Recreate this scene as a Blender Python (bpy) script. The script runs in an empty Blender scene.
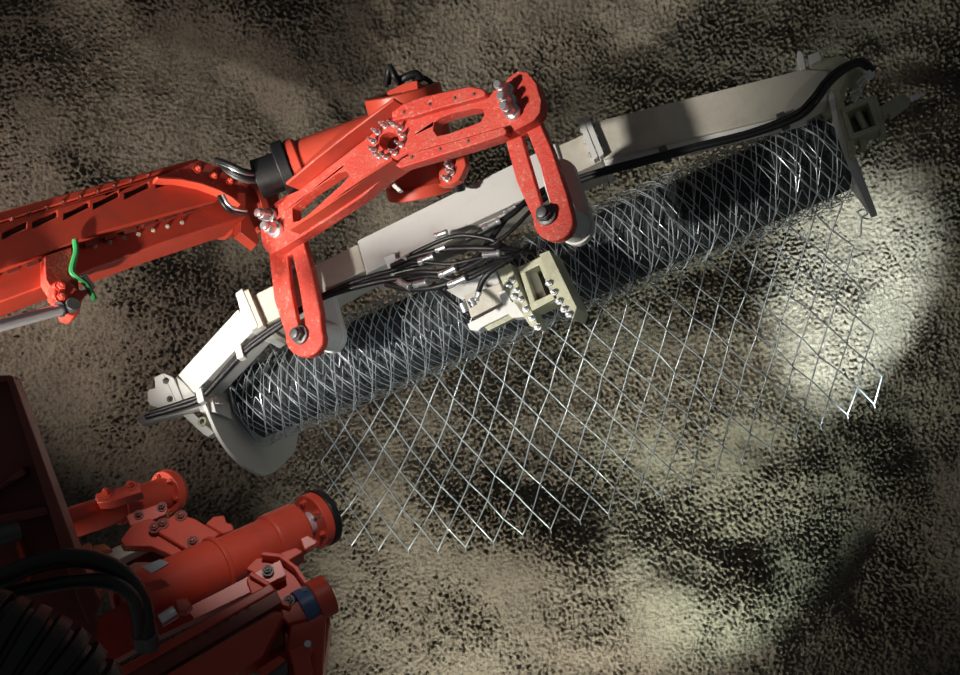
import bpy, bmesh, math, random
import numpy as np
from mathutils import Vector, Matrix
from mathutils.geometry import tessellate_polygon
random.seed(7)
PI = math.pi
FPX = 1000.0
COL = bpy.context.scene.collection

# ------------------------------------------------------------------ helpers
def at(px, py, d):
    return Vector(((px - 480) / FPX * d, d, -(py - 337.5) / FPX * d))

class Frame:
    def __init__(s, o, x, z):
        s.o = o.copy(); s.z = z.normalized()
        s.x = (x - s.z * x.dot(s.z)).normalized(); s.y = s.z.cross(s.x)
    def to(s, x, y, z=0.0):
        return s.o + s.x * x + s.y * y + s.z * z
    def hit(s, px, py, z=0.0):
        r = at(px, py, 1.0); p = s.o + s.z * z
        w = r * (p.dot(s.z) / r.dot(s.z)) - s.o
        return (w.dot(s.x), w.dot(s.y))
    def pts(s, l, z=0.0):
        return [s.hit(a, b, z) for a, b in l]

def smooth(pts, n=6, closed=False):
    pts = [Vector(p) for p in pts]; out = []
    m = len(pts)
    for i in range(m if closed else m - 1):
        if closed:
            a, b, c, d = pts[i - 1], pts[i], pts[(i + 1) % m], pts[(i + 2) % m]
        else:
            a, b, c, d = pts[max(i - 1, 0)], pts[i], pts[i + 1], pts[min(i + 2, m - 1)]
        for k in range(n):
            t = k / n
            out.append(0.5 * ((2 * b) + (c - a) * t + (2 * a - 5 * b + 4 * c - d) * t * t + (3 * b - a - 3 * c + d) * t ** 3))
    if not closed: out.append(pts[-1].copy())
    return out

def basis(d):
    d = d.normalized()
    u = d.cross(Vector((0, 0, 1)))
    if u.length < 1e-3: u = d.cross(Vector((1, 0, 0)))
    u.normalize()
    return u, d.cross(u)

class MB:
    def __init__(s): s.v = []; s.f = []
    def add(s, vs, fs):
        o = len(s.v); s.v += [Vector(p) for p in vs]; s.f += [tuple(i + o for i in f) for f in fs]; return s
    def prism(s, F, outline, z0, z1, holes=()):
        loops = [list(outline)] + [list(h) for h in holes]
        flat = [p for l in loops for p in l]; n = len(flat)
        tri = tessellate_polygon([[Vector((p[0], p[1], 0)) for p in l] for l in loops])
        vs = [F.to(p[0], p[1], z0) for p in flat] + [F.to(p[0], p[1], z1) for p in flat]
        fs = [t for t in tri] + [tuple(i + n for i in reversed(t)) for t in tri]
        o = 0
        for l in loops:
            m = len(l)
            for i in range(m):
                j = (i + 1) % m
                fs.append((o + i, o + j, o + j + n, o + i + n))
            o += m
        return s.add(vs, fs)
    def pxprism(s, F, px, z0, z1, holes=()):
        return s.prism(F, F.pts(px, z1), z0, z1, [F.pts(h, z1) for h in holes])
    def box(s, F, x0, x1, y0, y1, z0, z1):
        return s.prism(F, [(x0, y0), (x1, y0), (x1, y1), (x0, y1)], z0, z1)
    def lathe(s, p, d, prof, n=28, ring=False):
        u, w = basis(d); d = d.normalized(); vs = []; fs = []
        for t, r in prof:
            for k in range(n):
                a = 2 * PI * k / n
                vs.append(p + d * t + u * (r * math.cos(a)) + w * (r * math.sin(a)))
        for i in range(len(prof) - 1):
            for k in range(n):
                j = (k + 1) % n
                fs.append((i * n + k, i * n + j, (i + 1) * n + j, (i + 1) * n + k))
        if ring:
            i = len(prof) - 1
            for k in range(n):
                j = (k + 1) % n
                fs.append((i * n + k, i * n + j, j, k))
        else:
            fs.append(tuple(range(n))[::-1]); fs.append(tuple((len(prof) - 1) * n + k for k in range(n)))
        return s.add(vs, fs)
    def cyl(s, a, b, r, r2=None, n=28):
        L = (b - a).length
        return s.lathe(a, b - a, [(0, r), (L, r if r2 is None else r2)], n)
    def ringy(s, a, b, ro, ri, n=28):
        L = (b - a).length
        return s.lathe(a, b - a, [(0, ri), (0, ro), (L, ro), (L, ri)], n, True)
    def tube(s, pts, r, n=8, rf=None, ends=True):
        m = len(pts); vs = []; fs = []
        t = (pts[1] - pts[0]).normalized(); u, w = basis(t)
        for i in range(m):
            a = pts[max(i - 1, 0)]; b = pts[min(i + 1, m - 1)]
            t = (b - a).normalized(); u = (u - t * u.dot(t)).normalized(); w = t.cross(u)
            rr = rf(i) if rf else r
            for k in range(n):
                q = 2 * PI * k / n
                vs.append(pts[i] + u * (rr * math.cos(q)) + w * (rr * math.sin(q)))
        for i in range(m - 1):
            for k in range(n):
                j = (k + 1) % n
                fs.append((i * n + k, i * n + j, (i + 1) * n + j, (i + 1) * n + k))
        if ends:
            fs.append(tuple(range(n))[::-1]); fs.append(tuple((m - 1) * n + k for k in range(n)))
        return s.add(vs, fs)
    def bolt(s, p, d, r, h):
        d = d.normalized()
        s.lathe(p - d * .004, d, [(0, r * 1.45), (.004 + h * .18, r * 1.45)], 20)
        s.lathe(p + d * h * .17, d, [(0, r), (h * .45, r), (h * .5, r * .9)], 6)
        s.lathe(p + d * h * .6, d, [(0, r * .55), (h * .38, r * .55), (h * .42, r * .42)], 12)
        return s
    def build(s, name, m, parent=None, bev=0.0, ang=35):
        me = bpy.data.meshes.new(name)
        inv = parent.matrix_world.inverted() if parent else Matrix()
        if parent and parent.parent: inv = parent.parent.matrix_world.inverted()
        me.from_pydata([inv @ p for p in s.v], [], s.f)
        bm = bmesh.new(); bm.from_mesh(me); bmesh.ops.recalc_face_normals(bm, faces=bm.faces); bm.to_mesh(me); bm.free()
        me.materials.append(m); me.shade_smooth(); me.set_sharp_from_angle(angle=math.radians(ang))
        o = bpy.data.objects.new(name, me); COL.objects.link(o)
        if parent: o.parent = parent
        if bev:
            b = o.modifiers.new('bevel', 'BEVEL'); b.width = bev; b.segments = 2; b.limit_method = 'ANGLE'; b.angle_limit = math.radians(40)
            b.harden_normals = False
        return o

def thing(name, label, cat, p, group=None):
    o = bpy.data.objects.new(name, None); COL.objects.link(o); o.empty_display_size = .1
    o.location = p; o.matrix_world = Matrix.Translation(p)
    o['label'] = label; o['category'] = cat
    if group: o['group'] = group
    return o

# ------------------------------------------------------------------ materials
def nodes(name):
    m = bpy.data.materials.new(name); m.use_nodes = True
    nt = m.node_tree; b = nt.nodes['Principled BSDF']
    return m, nt, b
def noise(nt, scale, detail=4, rough=.6, dist=0):
    tc = nt.nodes.get('TC') or nt.nodes.new('ShaderNodeTexCoord'); tc.name = 'TC'
    n = nt.nodes.new('ShaderNodeTexNoise'); n.inputs['Scale'].default_value = scale
    n.inputs['Detail'].default_value = detail; n.inputs['Roughness'].default_value = rough; n.inputs['Distortion'].default_value = dist
    nt.links.new(tc.outputs['Object'], n.inputs['Vector']); return n
def ramp(nt, src, stops):
    r = nt.nodes.new('ShaderNodeValToRGB'); nt.links.new(src, r.inputs['Fac'])
    e = r.color_ramp.elements
    while len(e) < len(stops): e.new(.5)
    for i, (p, c) in enumerate(stops):
        e[i].position = p; e[i].color = (c[0], c[1], c[2], 1) if hasattr(c, '__len__') else (c, c, c, 1)
    return r.outputs['Color']
def mix(nt, fac, a, b):
    x = nt.nodes.new('ShaderNodeMix'); x.data_type = 'RGBA'
    nt.links.new(fac, x.inputs[0])
    for i, c in ((6, a), (7, b)):
        if hasattr(c, 'links'): nt.links.new(c, x.inputs[i])
        else: x.inputs[i].default_value = (*c, 1)
    return x.outputs[2]
def bump(nt, b, h, strength, dist):
    u = nt.nodes.new('ShaderNodeBump'); u.inputs['Strength'].default_value = strength; u.inputs['Distance'].default_value = dist
    nt.links.new(h, u.inputs['Height']); nt.links.new(u.outputs['Normal'], b.inputs['Normal'])
def paint(name, col, dirt, lo=.5, hi=.75, rough=.4, bs=120, bstr=.15, spec=.5, metal=0., sp_scale=90, sp=.72, spc=None):
    m, nt, b = nodes(name)
    f1 = ramp(nt, noise(nt, 7, 6, .7, .6).outputs['Fac'], [(lo, 0), (hi, 1)])
    c = mix(nt, f1, col, dirt)
    f2 = ramp(nt, noise(nt, sp_scale, 3, .7).outputs['Fac'], [(sp - .04, 0), (sp + .04, 1)])
    c = mix(nt, f2, c, spc or dirt)
    nt.links.new(c, b.inputs['Base Color'])
    b.inputs['Roughness'].default_value = rough; b.inputs['Metallic'].default_value = metal
    b.inputs['Specular IOR Level'].default_value = spec
    bump(nt, b, noise(nt, bs, 4, .7).outputs['Fac'], bstr, .01)
    return m
RED = paint('red_paint', (.52, .060, .032), (.36, .055, .035), .5, .8, .40, 60, .05, sp=.75, spc=(.5, .15, .1))
REDR = paint('red_paint_spattered', (.56, .045, .026), (.50, .10, .07), .45, .75, .5, 70, .5, sp_scale=55, sp=.62, spc=(.6, .2, .15))
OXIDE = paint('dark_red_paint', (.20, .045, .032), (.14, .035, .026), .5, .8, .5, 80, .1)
WHITE = paint('white_paint', (.60, .60, .575), (.52, .50, .44), .52, .85, .45, 90, .06, sp=.78, spc=(.4, .38, .32))
DUST_DIM = paint('dusty_and_dim_grey_paint', (.50, .47, .40), (.36, .33, .26), .45, .8, .6, 90, .12, sp=.7, spc=(.3, .27, .2))  # dusty grey; also stands for dim light on the right beam tube
OLIVE = paint('olive_grey_paint', (.42, .42, .29), (.25, .25, .17), .42, .75, .5, 80, .15, sp=.66, spc=(.6, .6, .5))
ZINC = paint('zinc_steel', (.72, .73, .74), (.45, .44, .42), .5, .8, .33, 90, .1, metal=.85)
CHROME = paint('chrome_rod', (.75, .76, .78), (.6, .6, .6), .6, .9, .28, 60, .02, metal=.6)
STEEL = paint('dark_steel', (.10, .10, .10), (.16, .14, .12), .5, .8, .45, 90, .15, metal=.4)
WIRE = paint('galvanised_wire', (.56, .63, .67), (.38, .43, .46), .4, .7, .35, 200, .05, metal=.55)
CORE = paint('shaded_wire_layers', (.030, .034, .036), (.016, .018, .018), .4, .7, .85, 90, .6, metal=0., sp_scale=60, sp=.6, spc=(.09, .1, .105))  # near-black colour stands for shade inside the roll
RUBBER_BLACK = paint('black_rubber_and_shadow', (.007, .007, .008), (.022, .021, .02), .55, .85, .45, 90, .15)  # rubber; its black also stands for shadow on the wrist shaft
GREEN = paint('green_hose_cover', (.03, .25, .07), (.03, .14, .05), .5, .8, .4, 60, .05)
BLUE = paint('blue_ring', (.05, .10, .22), (.04, .06, .10), .5, .8, .35, 60, .05)
GLOVE = paint('pale_orange_paint', (.62, .22, .10), (.5, .2, .1), .5, .8, .5, 60, .1)

# ------------------------------------------------------------------ shotcrete wall
def band(shape, dx, wl, bw, seed, stretch=1.0, angle=0.0):
    rng = np.random.default_rng(seed); a = rng.standard_normal(shape)
    ky = np.fft.fftfreq(shape[0], dx)[:, None]; kx = np.fft.rfftfreq(shape[1], dx)[None, :]
    c, s = math.cos(angle), math.sin(angle)
    k = np.sqrt(((kx * c + ky * s) * stretch) ** 2 + ((-kx * s + ky * c) / stretch) ** 2)
    k0 = 1 / wl
    r = np.fft.irfft2(np.fft.rfft2(a) * np.exp(-.5 * ((k - k0) / (bw * k0)) ** 2), s=shape)
    return r / r.std()
WD = 6.1
def make_wall():
    dx = .0082
    nx, nz = 1090, 800
    x = (np.arange(nx) - nx / 2) * dx; z = (np.arange(nz) - nz / 2) * dx
    X, Z = np.meshgrid(x, z); S = X.shape
    big = band(S, dx, 2.2, .5, 1) * .05 + band(S, dx, .9, .5, 2, 1.25, .5) * .010
    mid = band(S, dx, .34, .5, 3, 1.15, .4) * .006
    l1 = band(S, dx, .072, .30, 4, 1.3, .9); l2 = band(S, dx, .037, .35, 5, 1.2, -.5); l3 = band(S, dx, .025, .3, 6)
    lump = l1 * .0026 + l2 * .0056 + np.abs(l2) ** .7 * .0055 + l3 * .0074
    amp = np.clip(.85 + .3 * band(S, dx, .8, .6, 8), .3, 1.4)
    def blob(px, py, sx, sy, ang=0.):
        cx, cz = (px - 480) / FPX * WD, -(py - 337.5) / FPX * WD
        c, s = math.cos(ang), math.sin(ang)
        u = (X - cx) * c + (Z - cz) * s; v = -(X - cx) * s + (Z - cz) * c
        return np.exp(-.5 * ((u / sx) ** 2 + (v / sy) ** 2))
    h = big + mid
    # smooth troughs, hollows and ridges on this stretch of wall
    sm = blob(205, 70, .26, .16, -.6); amp = amp * (1 - .75 * sm); h -= .12 * sm
    h -= .10 * blob(255, 95, .10, .25, .7)
    h += .10 * blob(190, 95, .07, .22, -.7)
    h += .16 * blob(740, 590, .55, .18, .25); h -= .22 * blob(880, 560, .35, .16, .5)  # lower right relief is shaped to throw lit and dark patches
    h -= .08 * blob(920, 440, .22, .16, .2); h += .12 * blob(790, 470, .3, .12, .3)
    h += .15 * blob(640, 565, .55, .22, -.12); h -= .05 * blob(600, 672, .9, .12)
    h += .20 * blob(845, 335, .34, .30, .4) - .06 * blob(760, 250, .5, .12, .4)
    h -= .15 * blob(80, 380, .5, .25, -.3)
    h += .04 * blob(380, 480, .4, .1, -.3)
    h += lump * amp
    # the tunnel wall curves over towards its crown
    Y = WD - h - .035 * (Z + .2) ** 2
    co = np.stack([X.ravel(), Y.ravel(), Z.ravel()], 1).astype(np.float32)
    i = np.arange(nx * nz).reshape(nz, nx)
    q = np.stack([i[:-1, :-1], i[:-1, 1:], i[1:, 1:], i[1:, :-1]], -1).reshape(-1, 4)
    me = bpy.data.meshes.new('wall_back')
    me.vertices.add(len(co)); me.vertices.foreach_set('co', co.ravel())
    me.loops.add(q.size); me.loops.foreach_set('vertex_index', q.ravel().astype(np.int32))
    me.polygons.add(len(q)); me.polygons.foreach_set('loop_start', np.arange(0, q.size, 4, dtype=np.int32))
    me.update(calc_edges=True); me.validate(); me.shade_smooth()
    m, nt, b = nodes('shotcrete')
    c1 = ramp(nt, noise(nt, 1.3, 5, .6, .4).outputs['Fac'], [(.3, (.19, .158, .118)), (.7, (.29, .255, .195))])
    f = ramp(nt, noise(nt, 38, 4, .7, .5).outputs['Fac'], [(.36, 1), (.52, 0)])
    c2 = mix(nt, f, c1, (.105, .088, .066))
    nt.links.new(c2, b.inputs['Base Color']); b.inputs['Roughness'].default_value = .75; b.inputs['Specular IOR Level'].default_value = .3
    bump(nt, b, noise(nt, 70, 5, .75, .4).outputs['Fac'], .9, .03)
    me.materials.append(m)
    o = bpy.data.objects.new('wall_back', me); COL.objects.link(o); o['kind'] = 'structure'
    o['label'] = 'rough grey brown sprayed concrete tunnel wall'
make_wall()

# ------------------------------------------------------------------ frames of the mesh handler
RA = at(250, 405, 4.76); RB = at(838, 152, 4.29)
AX = (RB - RA).normalized(); RL = (RB - RA).length
VM = at(548, 280, 1).normalized()
Z0 = (-VM + AX * VM.dot(AX)).normalized()
UP = Z0.cross(AX)
RR = .212
def tilted(o, deg, x=AX, side=0.0):
    t = math.radians(deg)
    return Frame(o, x, Z0 * math.cos(t) + UP * math.sin(t) + AX * side)

# ------------------------------------------------------------------ wire mesh roll
EA = .121; EB = .184; SH = -.034
roll = thing('wire_mesh_roll', 'roll of grey steel diamond wire mesh under the white beam, its loose end hanging down', 'wire mesh', RA)
core = MB().cyl(RA + AX * .01, RB - AX * .01, RR * .80, n=48).build('shaded_inner_layers', CORE, roll)  # solid cylinder, dark colour stands for shade between the mesh layers
rng = random.Random(3)
mb = MB()
for layer in range(3):
    R = RR - layer * .012
    circ = 2 * PI * R
    ncirc = 6
    cv = circ / ncirc
    ph = rng.random(); ph2 = rng.random()
    ea = .088; nu = int(RL / ea) + 1
    w = .0025 if layer == 0 else .0021
    for i in range(nu):
        for sgn in (0, 1):
            # one wire: zigzag around the circumference
            pts = []
            for k in range(2 * ncirc + 1):
                uu = (i + ph + (.5 if k % 2 else 0.0) * (1 if sgn == 0 else -1)) * ea
                uu += .012 * math.sin(k * 1.3 + layer * 2) + rng.uniform(-.004, .004) - .034 * k * .5 * 0
                uu = min(max(uu, .01), RL - .01)
                ang = 2 * PI * ((k / 2 + ph2) / ncirc) - uu * .25 + .05 * math.sin(uu * 7 + layer)
                rad = R + rng.uniform(-.004, .005)
                pts.append(RA + AX * uu + (Z0 * math.cos(ang) + UP * math.sin(ang)) * rad)
            fine = []
            for a, b in zip(pts[:-1], pts[1:]):
                ra = RA + AX * (a - RA).dot(AX)
                fine.append(a)
                for q in (.25, .5, .75):
                    mid = a + (b - a) * q; c = RA + AX * (mid - RA).dot(AX)
                    fine.append(c + (mid - c).normalized() * R)
            fine.append(pts[-1])
            mb.tube(fine, w, 4)
mb.build('wound_mesh', WIRE, roll, ang=80)

TOP = smooth([Vector(k) for k in ((292, 418, 4.80), (430, 372, 4.72), (560, 318, 4.64), (700, 262, 4.56), (864, 205, 4.46))], 8)
BOT = smooth([Vector(k) for k in ((322, 540, 5.10), (390, 550, 5.06), (470, 546, 5.0), (560, 526, 4.95), (668, 494, 4.92), (760, 452, 4.95), (838, 418, 5.0), (900, 392, 5.05))], 6)
def interp(x, xs, ys): return float(np.interp(x, xs, ys))
TX = [p.x for p in TOP]; TY = [p.y for p in TOP]; TD = [p.z for p in TOP]
seg = [0.0]
for a, b in zip(BOT[:-1], BOT[1:]): seg.append(seg[-1] + math.hypot(b.x - a.x, b.y - a.y))
CELL = 29.0; NU = int(seg[-1] / CELL)
def node(i, j):
    """crossing i of half row j, counted upwards from the cut edge"""
    t = (i + (.5 if j % 2 else 0)) * CELL
    x, y, d = (interp(t, seg, [p[c] for p in BOT]) for c in range(3))
    f = min(max((x - 330) / 230, 0), 1)
    x2 = x + j * (-.6 - 4.6 * f); y2 = y - j * (19.6 + 2.0 * f)
    yt = interp(x2, TX, TY); v = min(max((y - y2) / max(y - yt, 1), 0), 1.15)
    dt = interp(x2, TX, TD)
    p = at(x2, y2, d + (dt - d) * v)
    h = math.sin(i * 12.9 + j * 78.2) * 43758.5; h -= math.floor(h); g = math.sin(i * 39.3 + j * 11.1) * 24634.6; g -= math.floor(g)
    p += Vector(((h - .5) * .016, .03 * math.sin(x2 * .02 + v * 2) * v * (1 - v * .6), (g - .5) * .014))
    return p, y2 > yt - 14
mb = MB(); NV = 13
for i in range(-1, NU + 1):
    for s in (0, 1):
        for j in range(NV):
            if j % 2 == 0: i0, i1 = i, i - (1 if s else 0)
            else: i0, i1 = i - (1 if s else 0), i
            if min(i0, i1) < 0 or max(i0, i1) > NU: continue
            (a, oka), (b, okb) = node(i0, j), node(i1, j + 1)
            if not oka: continue
            d = b - a
            off = Vector((0, .004 if s else -.004, 0))
            mb.tube([a + off * .3, a + d * .12 + off, a + d * .88 + off, b + off * .3], .0036, 5)
for i in range(NU + 1):       # bent wire ends along the cut edge
    a, _ = node(i, 0)
    mb.tube([a, a + Vector((.006, 0, -.022))], .0036, 4)
k = at(861, 214, 4.42)
mb.tube(smooth([k + Vector((0, 0, -.10)), k + Vector((.004, 0, -.02)), k + Vector((.028, 0, 0)), k + Vector((.014, .01, .022)), k + Vector((-.012, .01, .008)), k + Vector((.006, 0, -.014)), k + Vector((.04, .02, -.02))], 5), .0035, 6)
mb.build('hanging_mesh', WIRE, roll, ang=80)

# ------------------------------------------------------------------ white carrier beam
BO = at(440, 220, 4.30)
BF = tilted(BO, 24)
beam = thing('mesh_carrier_beam', 'long bent white steel beam with end guards carrying the mesh roll', 'beam', RA + UP * .3)
MB().pxprism(BF, [(357, 241), (556, 143), (567, 179), (366, 273)], -.20, .012).build('centre_sleeve', WHITE, beam, .006)
MB().pxprism(BF, [(248, 298), (358, 244), (365, 270), (260, 327)], -.19, 0).build('inner_tube', DUST_DIM, beam, .005)
MB().pxprism(BF, [(553, 148), (590, 131), (602, 161), (562, 179)], -.19, 0).build('inner_tube', DUST_DIM, beam, .005)
MB().pxprism(BF, [(178, 375), (238, 309), (253, 331), (194, 393)], -.17, .0).build('outer_tube', WHITE, beam, .005)
MB().pxprism(BF, [(594, 122), (804, 69), (828, 70), (827, 99), (806, 110), (603, 159)], -.09, .005).build('outer_tube', DUST_DIM, beam, .005)  # grey tone stands for dim light on the same white beam
# flat lower flanges
MB().pxprism(BF, [(603, 159), (806, 110), (807, 115), (606, 165)], -.10, -.012).build('bottom_flange', WHITE, beam, .002)
MB().pxprism(BF, [(366, 273), (560, 183), (562, 188), (369, 279)], -.19, -.03).build('bottom_flange', DUST_DIM, beam, .002)
# bolted joint plates
for quad, bl in (([(577, 119), (582, 117), (598, 157), (593, 160)], [(582, 131), (586, 143), (590, 155)]),
                 ([(583, 117), (588, 115), (604, 154), (599, 157)], [(592, 124), (597, 137), (602, 150)])):
    j = MB().pxprism(BF, quad, -.24, .035).build('joint_plate', WHITE, beam, .003)
    for q in bl:
        MB().bolt(BF.to(*BF.hit(*q, .01), .012), BF.z, .007, .02).build('bolt', ZINC, j)
j = MB().pxprism(BF, [(235, 293), (242, 288), (258, 326), (250, 331), (246, 325), (243, 317), (240, 312), (238, 303)], -.24, .035).build('joint_plate', WHITE, beam, .004)
j2 = MB().pxprism(BF, [(243, 291), (248, 289), (263, 325), (258, 328)], -.23, .03).build('joint_plate', DUST_DIM, beam, .003)
for q in ((249, 299), (253, 308), (257, 317)):
    MB().bolt(BF.to(*BF.hit(*q, .0), .004), BF.z, .008, .022).build('bolt', ZINC, j2)
# round clevises that take the red links
def capsule(c0, c1, r, n=10):
    d = (Vector(c1) - Vector(c0)); a0 = math.atan2(d.y, d.x); o = []
    for k in range(n + 1):
        q = a0 + PI / 2 + PI * k / n; o.append((c0[0] + r * math.cos(q), c0[1] + r * math.sin(q)))
    for k in range(n + 1):
        q = a0 - PI / 2 + PI * k / n; o.append((c1[0] + r * math.cos(q), c1[1] + r * math.sin(q)))
    return o
AF = Frame(at(400, 150, 3.98), AX, Z0 * .88 + UP * .34 - AX * .26)     # plane of the red crossarm and its links
def clevis(px, py, top):
    z = -.30
    c = AF.hit(px, py, z); t = AF.hit(*top, z)
    h = MB().prism(AF, capsule(t, c, .070), z, z + .03).build('clevis_plate', WHITE, beam, .004)
    MB().cyl(AF.to(*c, z + .028), AF.to(*c, z + .20), .062).build('pivot_boss', WHITE, h, .004)
clevis(335, 338, (322, 292)); clevis(579, 229, (562, 178))
# left end: bracket, guard plate, latch
MB().pxprism(BF, [(154, 377), (163, 373), (178, 405), (166, 410), (159, 408), (150, 405), (147, 400), (147, 393), (149, 389), (155, 388)], -.05, -.02).build('end_bracket', WHITE, beam, .004)
e = MB().pxprism(BF, [(163, 373), (173, 377), (184, 403), (178, 405)], -.12, -.02).build('end_bracket', WHITE, beam, .003)
for q in ((166, 381), (170, 399)):
    MB().bolt(BF.to(*BF.hit(*q, -.02), -.02), BF.z, .010, .02).build('bolt', STEEL, e)
MB().pxprism(BF, [(176, 376), (183, 382), (196, 396), (190, 405), (182, 402)], -.16, -.03).build('end_cap', WHITE, beam, .004)
MB().pxprism(BF, [(137, 420), (142, 414), (188, 403), (217, 396), (219, 403), (180, 413), (142, 425)], -.10, -.06).build('end_rail', WHITE, beam, .003)
GF = Frame(RA - AX * .03, Z0, AX)
left_guard = [(211, 391), (222, 386), (262, 352), (300, 395), (296, 446), (286, 461), (274, 472), (260, 474), (239, 461), (222, 440), (211, 417), (205, 400)]
MB().prism(GF, [(p.x, p.y) for p in smooth([Vector((*p, 0)) for p in GF.pts(left_guard, 0)], 4, True)], -.016, 0).build('guard_plate', WHITE, beam, .004)
lt = MB().pxprism(BF, [(182, 415), (193, 413), (214, 433), (208, 437), (203, 434)], -.14, -.10).build('latch', WHITE, beam, .003)
MB().ringy(BF.to(*BF.hit(203, 422, -.1), -.13), BF.to(*BF.hit(203, 422, -.1), -.09), .022, .012, 18).build('latch_ring', OLIVE, lt)
MB().pxprism(BF, [(196, 399), (212, 396), (216, 412), (200, 412)], -.2, -.05).build('end_cap', WHITE, beam, .003)
# right end: guard blade, box frame, drive motor, stub arm
T = at(828, 98, 4.10); Tt = at(872, 213, 4.10)
bx = (Tt - T).normalized(); ray = at(850, 150, 1).normalized()
bn = ray.cross(bx).normalized()
bn = (bn + ray * -.10).normalized()
KF = Frame(T, bx, bn)
L = (Tt - T).length
blade = [(-.02, -.10), (.10, -.16), (.25, -.17), (.40, -.12), (L, -.01), (L + .01, .03), (.42, .13), (.30, .17), (.12, .17), (-.02, .12)]
g = MB(); 
pl = [(p.x, p.y) for p in smooth([Vector((*p, 0)) for p in blade], 4, True)]
g.prism(KF, pl, -.012, .012)
for i, p in enumerate(g.v):      # the blade bows slightly outwards
    t = (p - T).dot(bx) / L
    g.v[i] = p + KF.z * (.028 * math.sin(PI * min(max(t, 0), 1)))
g.build('guard_plate', WHITE, beam, .004)
MB().pxprism(BF, [(797, 52), (800, 50), (803, 53), (806, 70), (801, 72), (797, 60)], -.08, -.02).build('lifting_hook', WHITE, beam, .004)
MB().pxprism(BF, [(808, 55), (819, 51), (822, 59), (811, 64)], -.10, .02).build('end_block', WHITE, beam, .003)
MB().pxprism(BF, [(810, 64), (823, 59), (840, 55), (850, 60), (846, 78), (838, 96), (826, 100), (812, 76)], -.18, -.01).build('end_bracket', OLIVE, beam, .004)
MB().pxprism(BF, [(832, 92), (839, 88), (854, 132), (856, 152), (850, 150)], -.10, -.005).build('end_bracket', OLIVE, beam, .003)
bxf = MB().pxprism(BF, [(841, 108), (871, 95), (881, 128), (850, 139)], -.07, .01, [[(846, 112), (868, 102), (876, 125), (853, 133)]]).build('box_frame', OLIVE, beam, .003)
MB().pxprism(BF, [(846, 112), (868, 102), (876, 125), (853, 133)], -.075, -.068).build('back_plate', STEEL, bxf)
for q in ((857, 112), (862, 122)):
    c = BF.to(*BF.hit(*q, -.045), -.045); MB().cyl(c - BF.y * .035, c + BF.y * .035, .014, n=16).build('spring', DUST_DIM, bxf)
mo = MB().cyl(at(853, 84, 4.34), at(862, 66, 4.28), .050, n=24).build('drive_motor', OLIVE, beam, .004)
for a, b, r in (((852, 95, 4.2), (861, 90, 4.17), .013), ((859, 84, 4.2), (866, 77, 4.17), .014), ((854, 101, 4.2), (857, 95, 4.18), .012), ((866, 72, 4.25), (871, 76, 4.22), .02)):
    MB().cyl(at(*a), at(*b), r, n=12).build('hose_fitting', ZINC, mo, .002)
MB().pxprism(BF, [(879, 107), (904, 92), (911, 101), (891, 116), (888, 113), (884, 119)], -.09, -.05).build('stub_arm', OLIVE, beam, .003)
MB().pxprism(BF, [(871, 96), (876, 94), (887, 131), (881, 133)], -.08, .0).build('end_bracket', OLIVE, beam, .003)
p = at(911, 99, 4.3); MB().cyl(p, p + AX * .035, .012, n=12).cyl(p + AX * .03, p + AX * .055, .007, n=10).build('stub_pin', ZINC, beam)
MB().pxprism(BF, [(858, 138), (865, 135), (867, 144), (861, 146)], -.08, -.02).build('frame_foot', OLIVE, beam, .003)

# ------------------------------------------------------------------ hoses strapped along the beam
hb = thing('hose_bundle', 'bundle of black hydraulic hoses strapped along the underside of the white beam', 'hose', at(420, 275, 4.2))
def hose(keys, r, m=RUBBER_BLACK, parent=hb, name='hose', n=8, seg=7):
    return MB().tube(smooth([at(*k) for k in keys], seg), r, n).build(name, m, parent, ang=60)
def onb(px, py, z=.03):          # a point this far in front of the beam's face
    return BF.to(*BF.hit(px, py, z), z)
def bz(d): return .02 + max(0, 4.22 - d) * .75
def bhose(keys, r, m=RUBBER_BLACK):
    return MB().tube(smooth([onb(k[0], k[1], bz(k[2])) for k in keys], 7), r, 8).build('hose', m, hb, ang=60)
bhose([(146, 417, 4.66), (180, 407, 4.62), (200, 399, 4.6), (222, 376, 4.56), (246, 351, 4.5), (283, 324, 4.42), (320, 299, 4.36), (372, 283, 4.26), (420, 275, 4.2), (470, 262, 4.17), (512, 212, 4.16), (545, 196, 4.2), (585, 176, 4.22)], .013)
bhose([(150, 413, 4.68), (184, 402, 4.62), (206, 392, 4.6), (228, 366, 4.56), (252, 342, 4.5), (290, 316, 4.42), (326, 294, 4.36), (372, 276, 4.26), (430, 262, 4.2)], .011)
bhose([(560, 188, 4.24), (600, 174, 4.2), (650, 161, 4.17), (700, 147, 4.16), (750, 135, 4.16), (797, 118, 4.15), (815, 103, 4.06), (828, 85, 4.08), (842, 72, 4.1), (858, 64, 4.15), (868, 68, 4.2)], .013)
bhose([(565, 182, 4.26), (605, 169, 4.2), (655, 156, 4.17), (705, 143, 4.16), (752, 131, 4.16), (794, 114, 4.15), (812, 98, 4.06), (824, 82, 4.08), (840, 68, 4.1), (862, 60, 4.15), (874, 70, 4.2)], .010)
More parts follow.
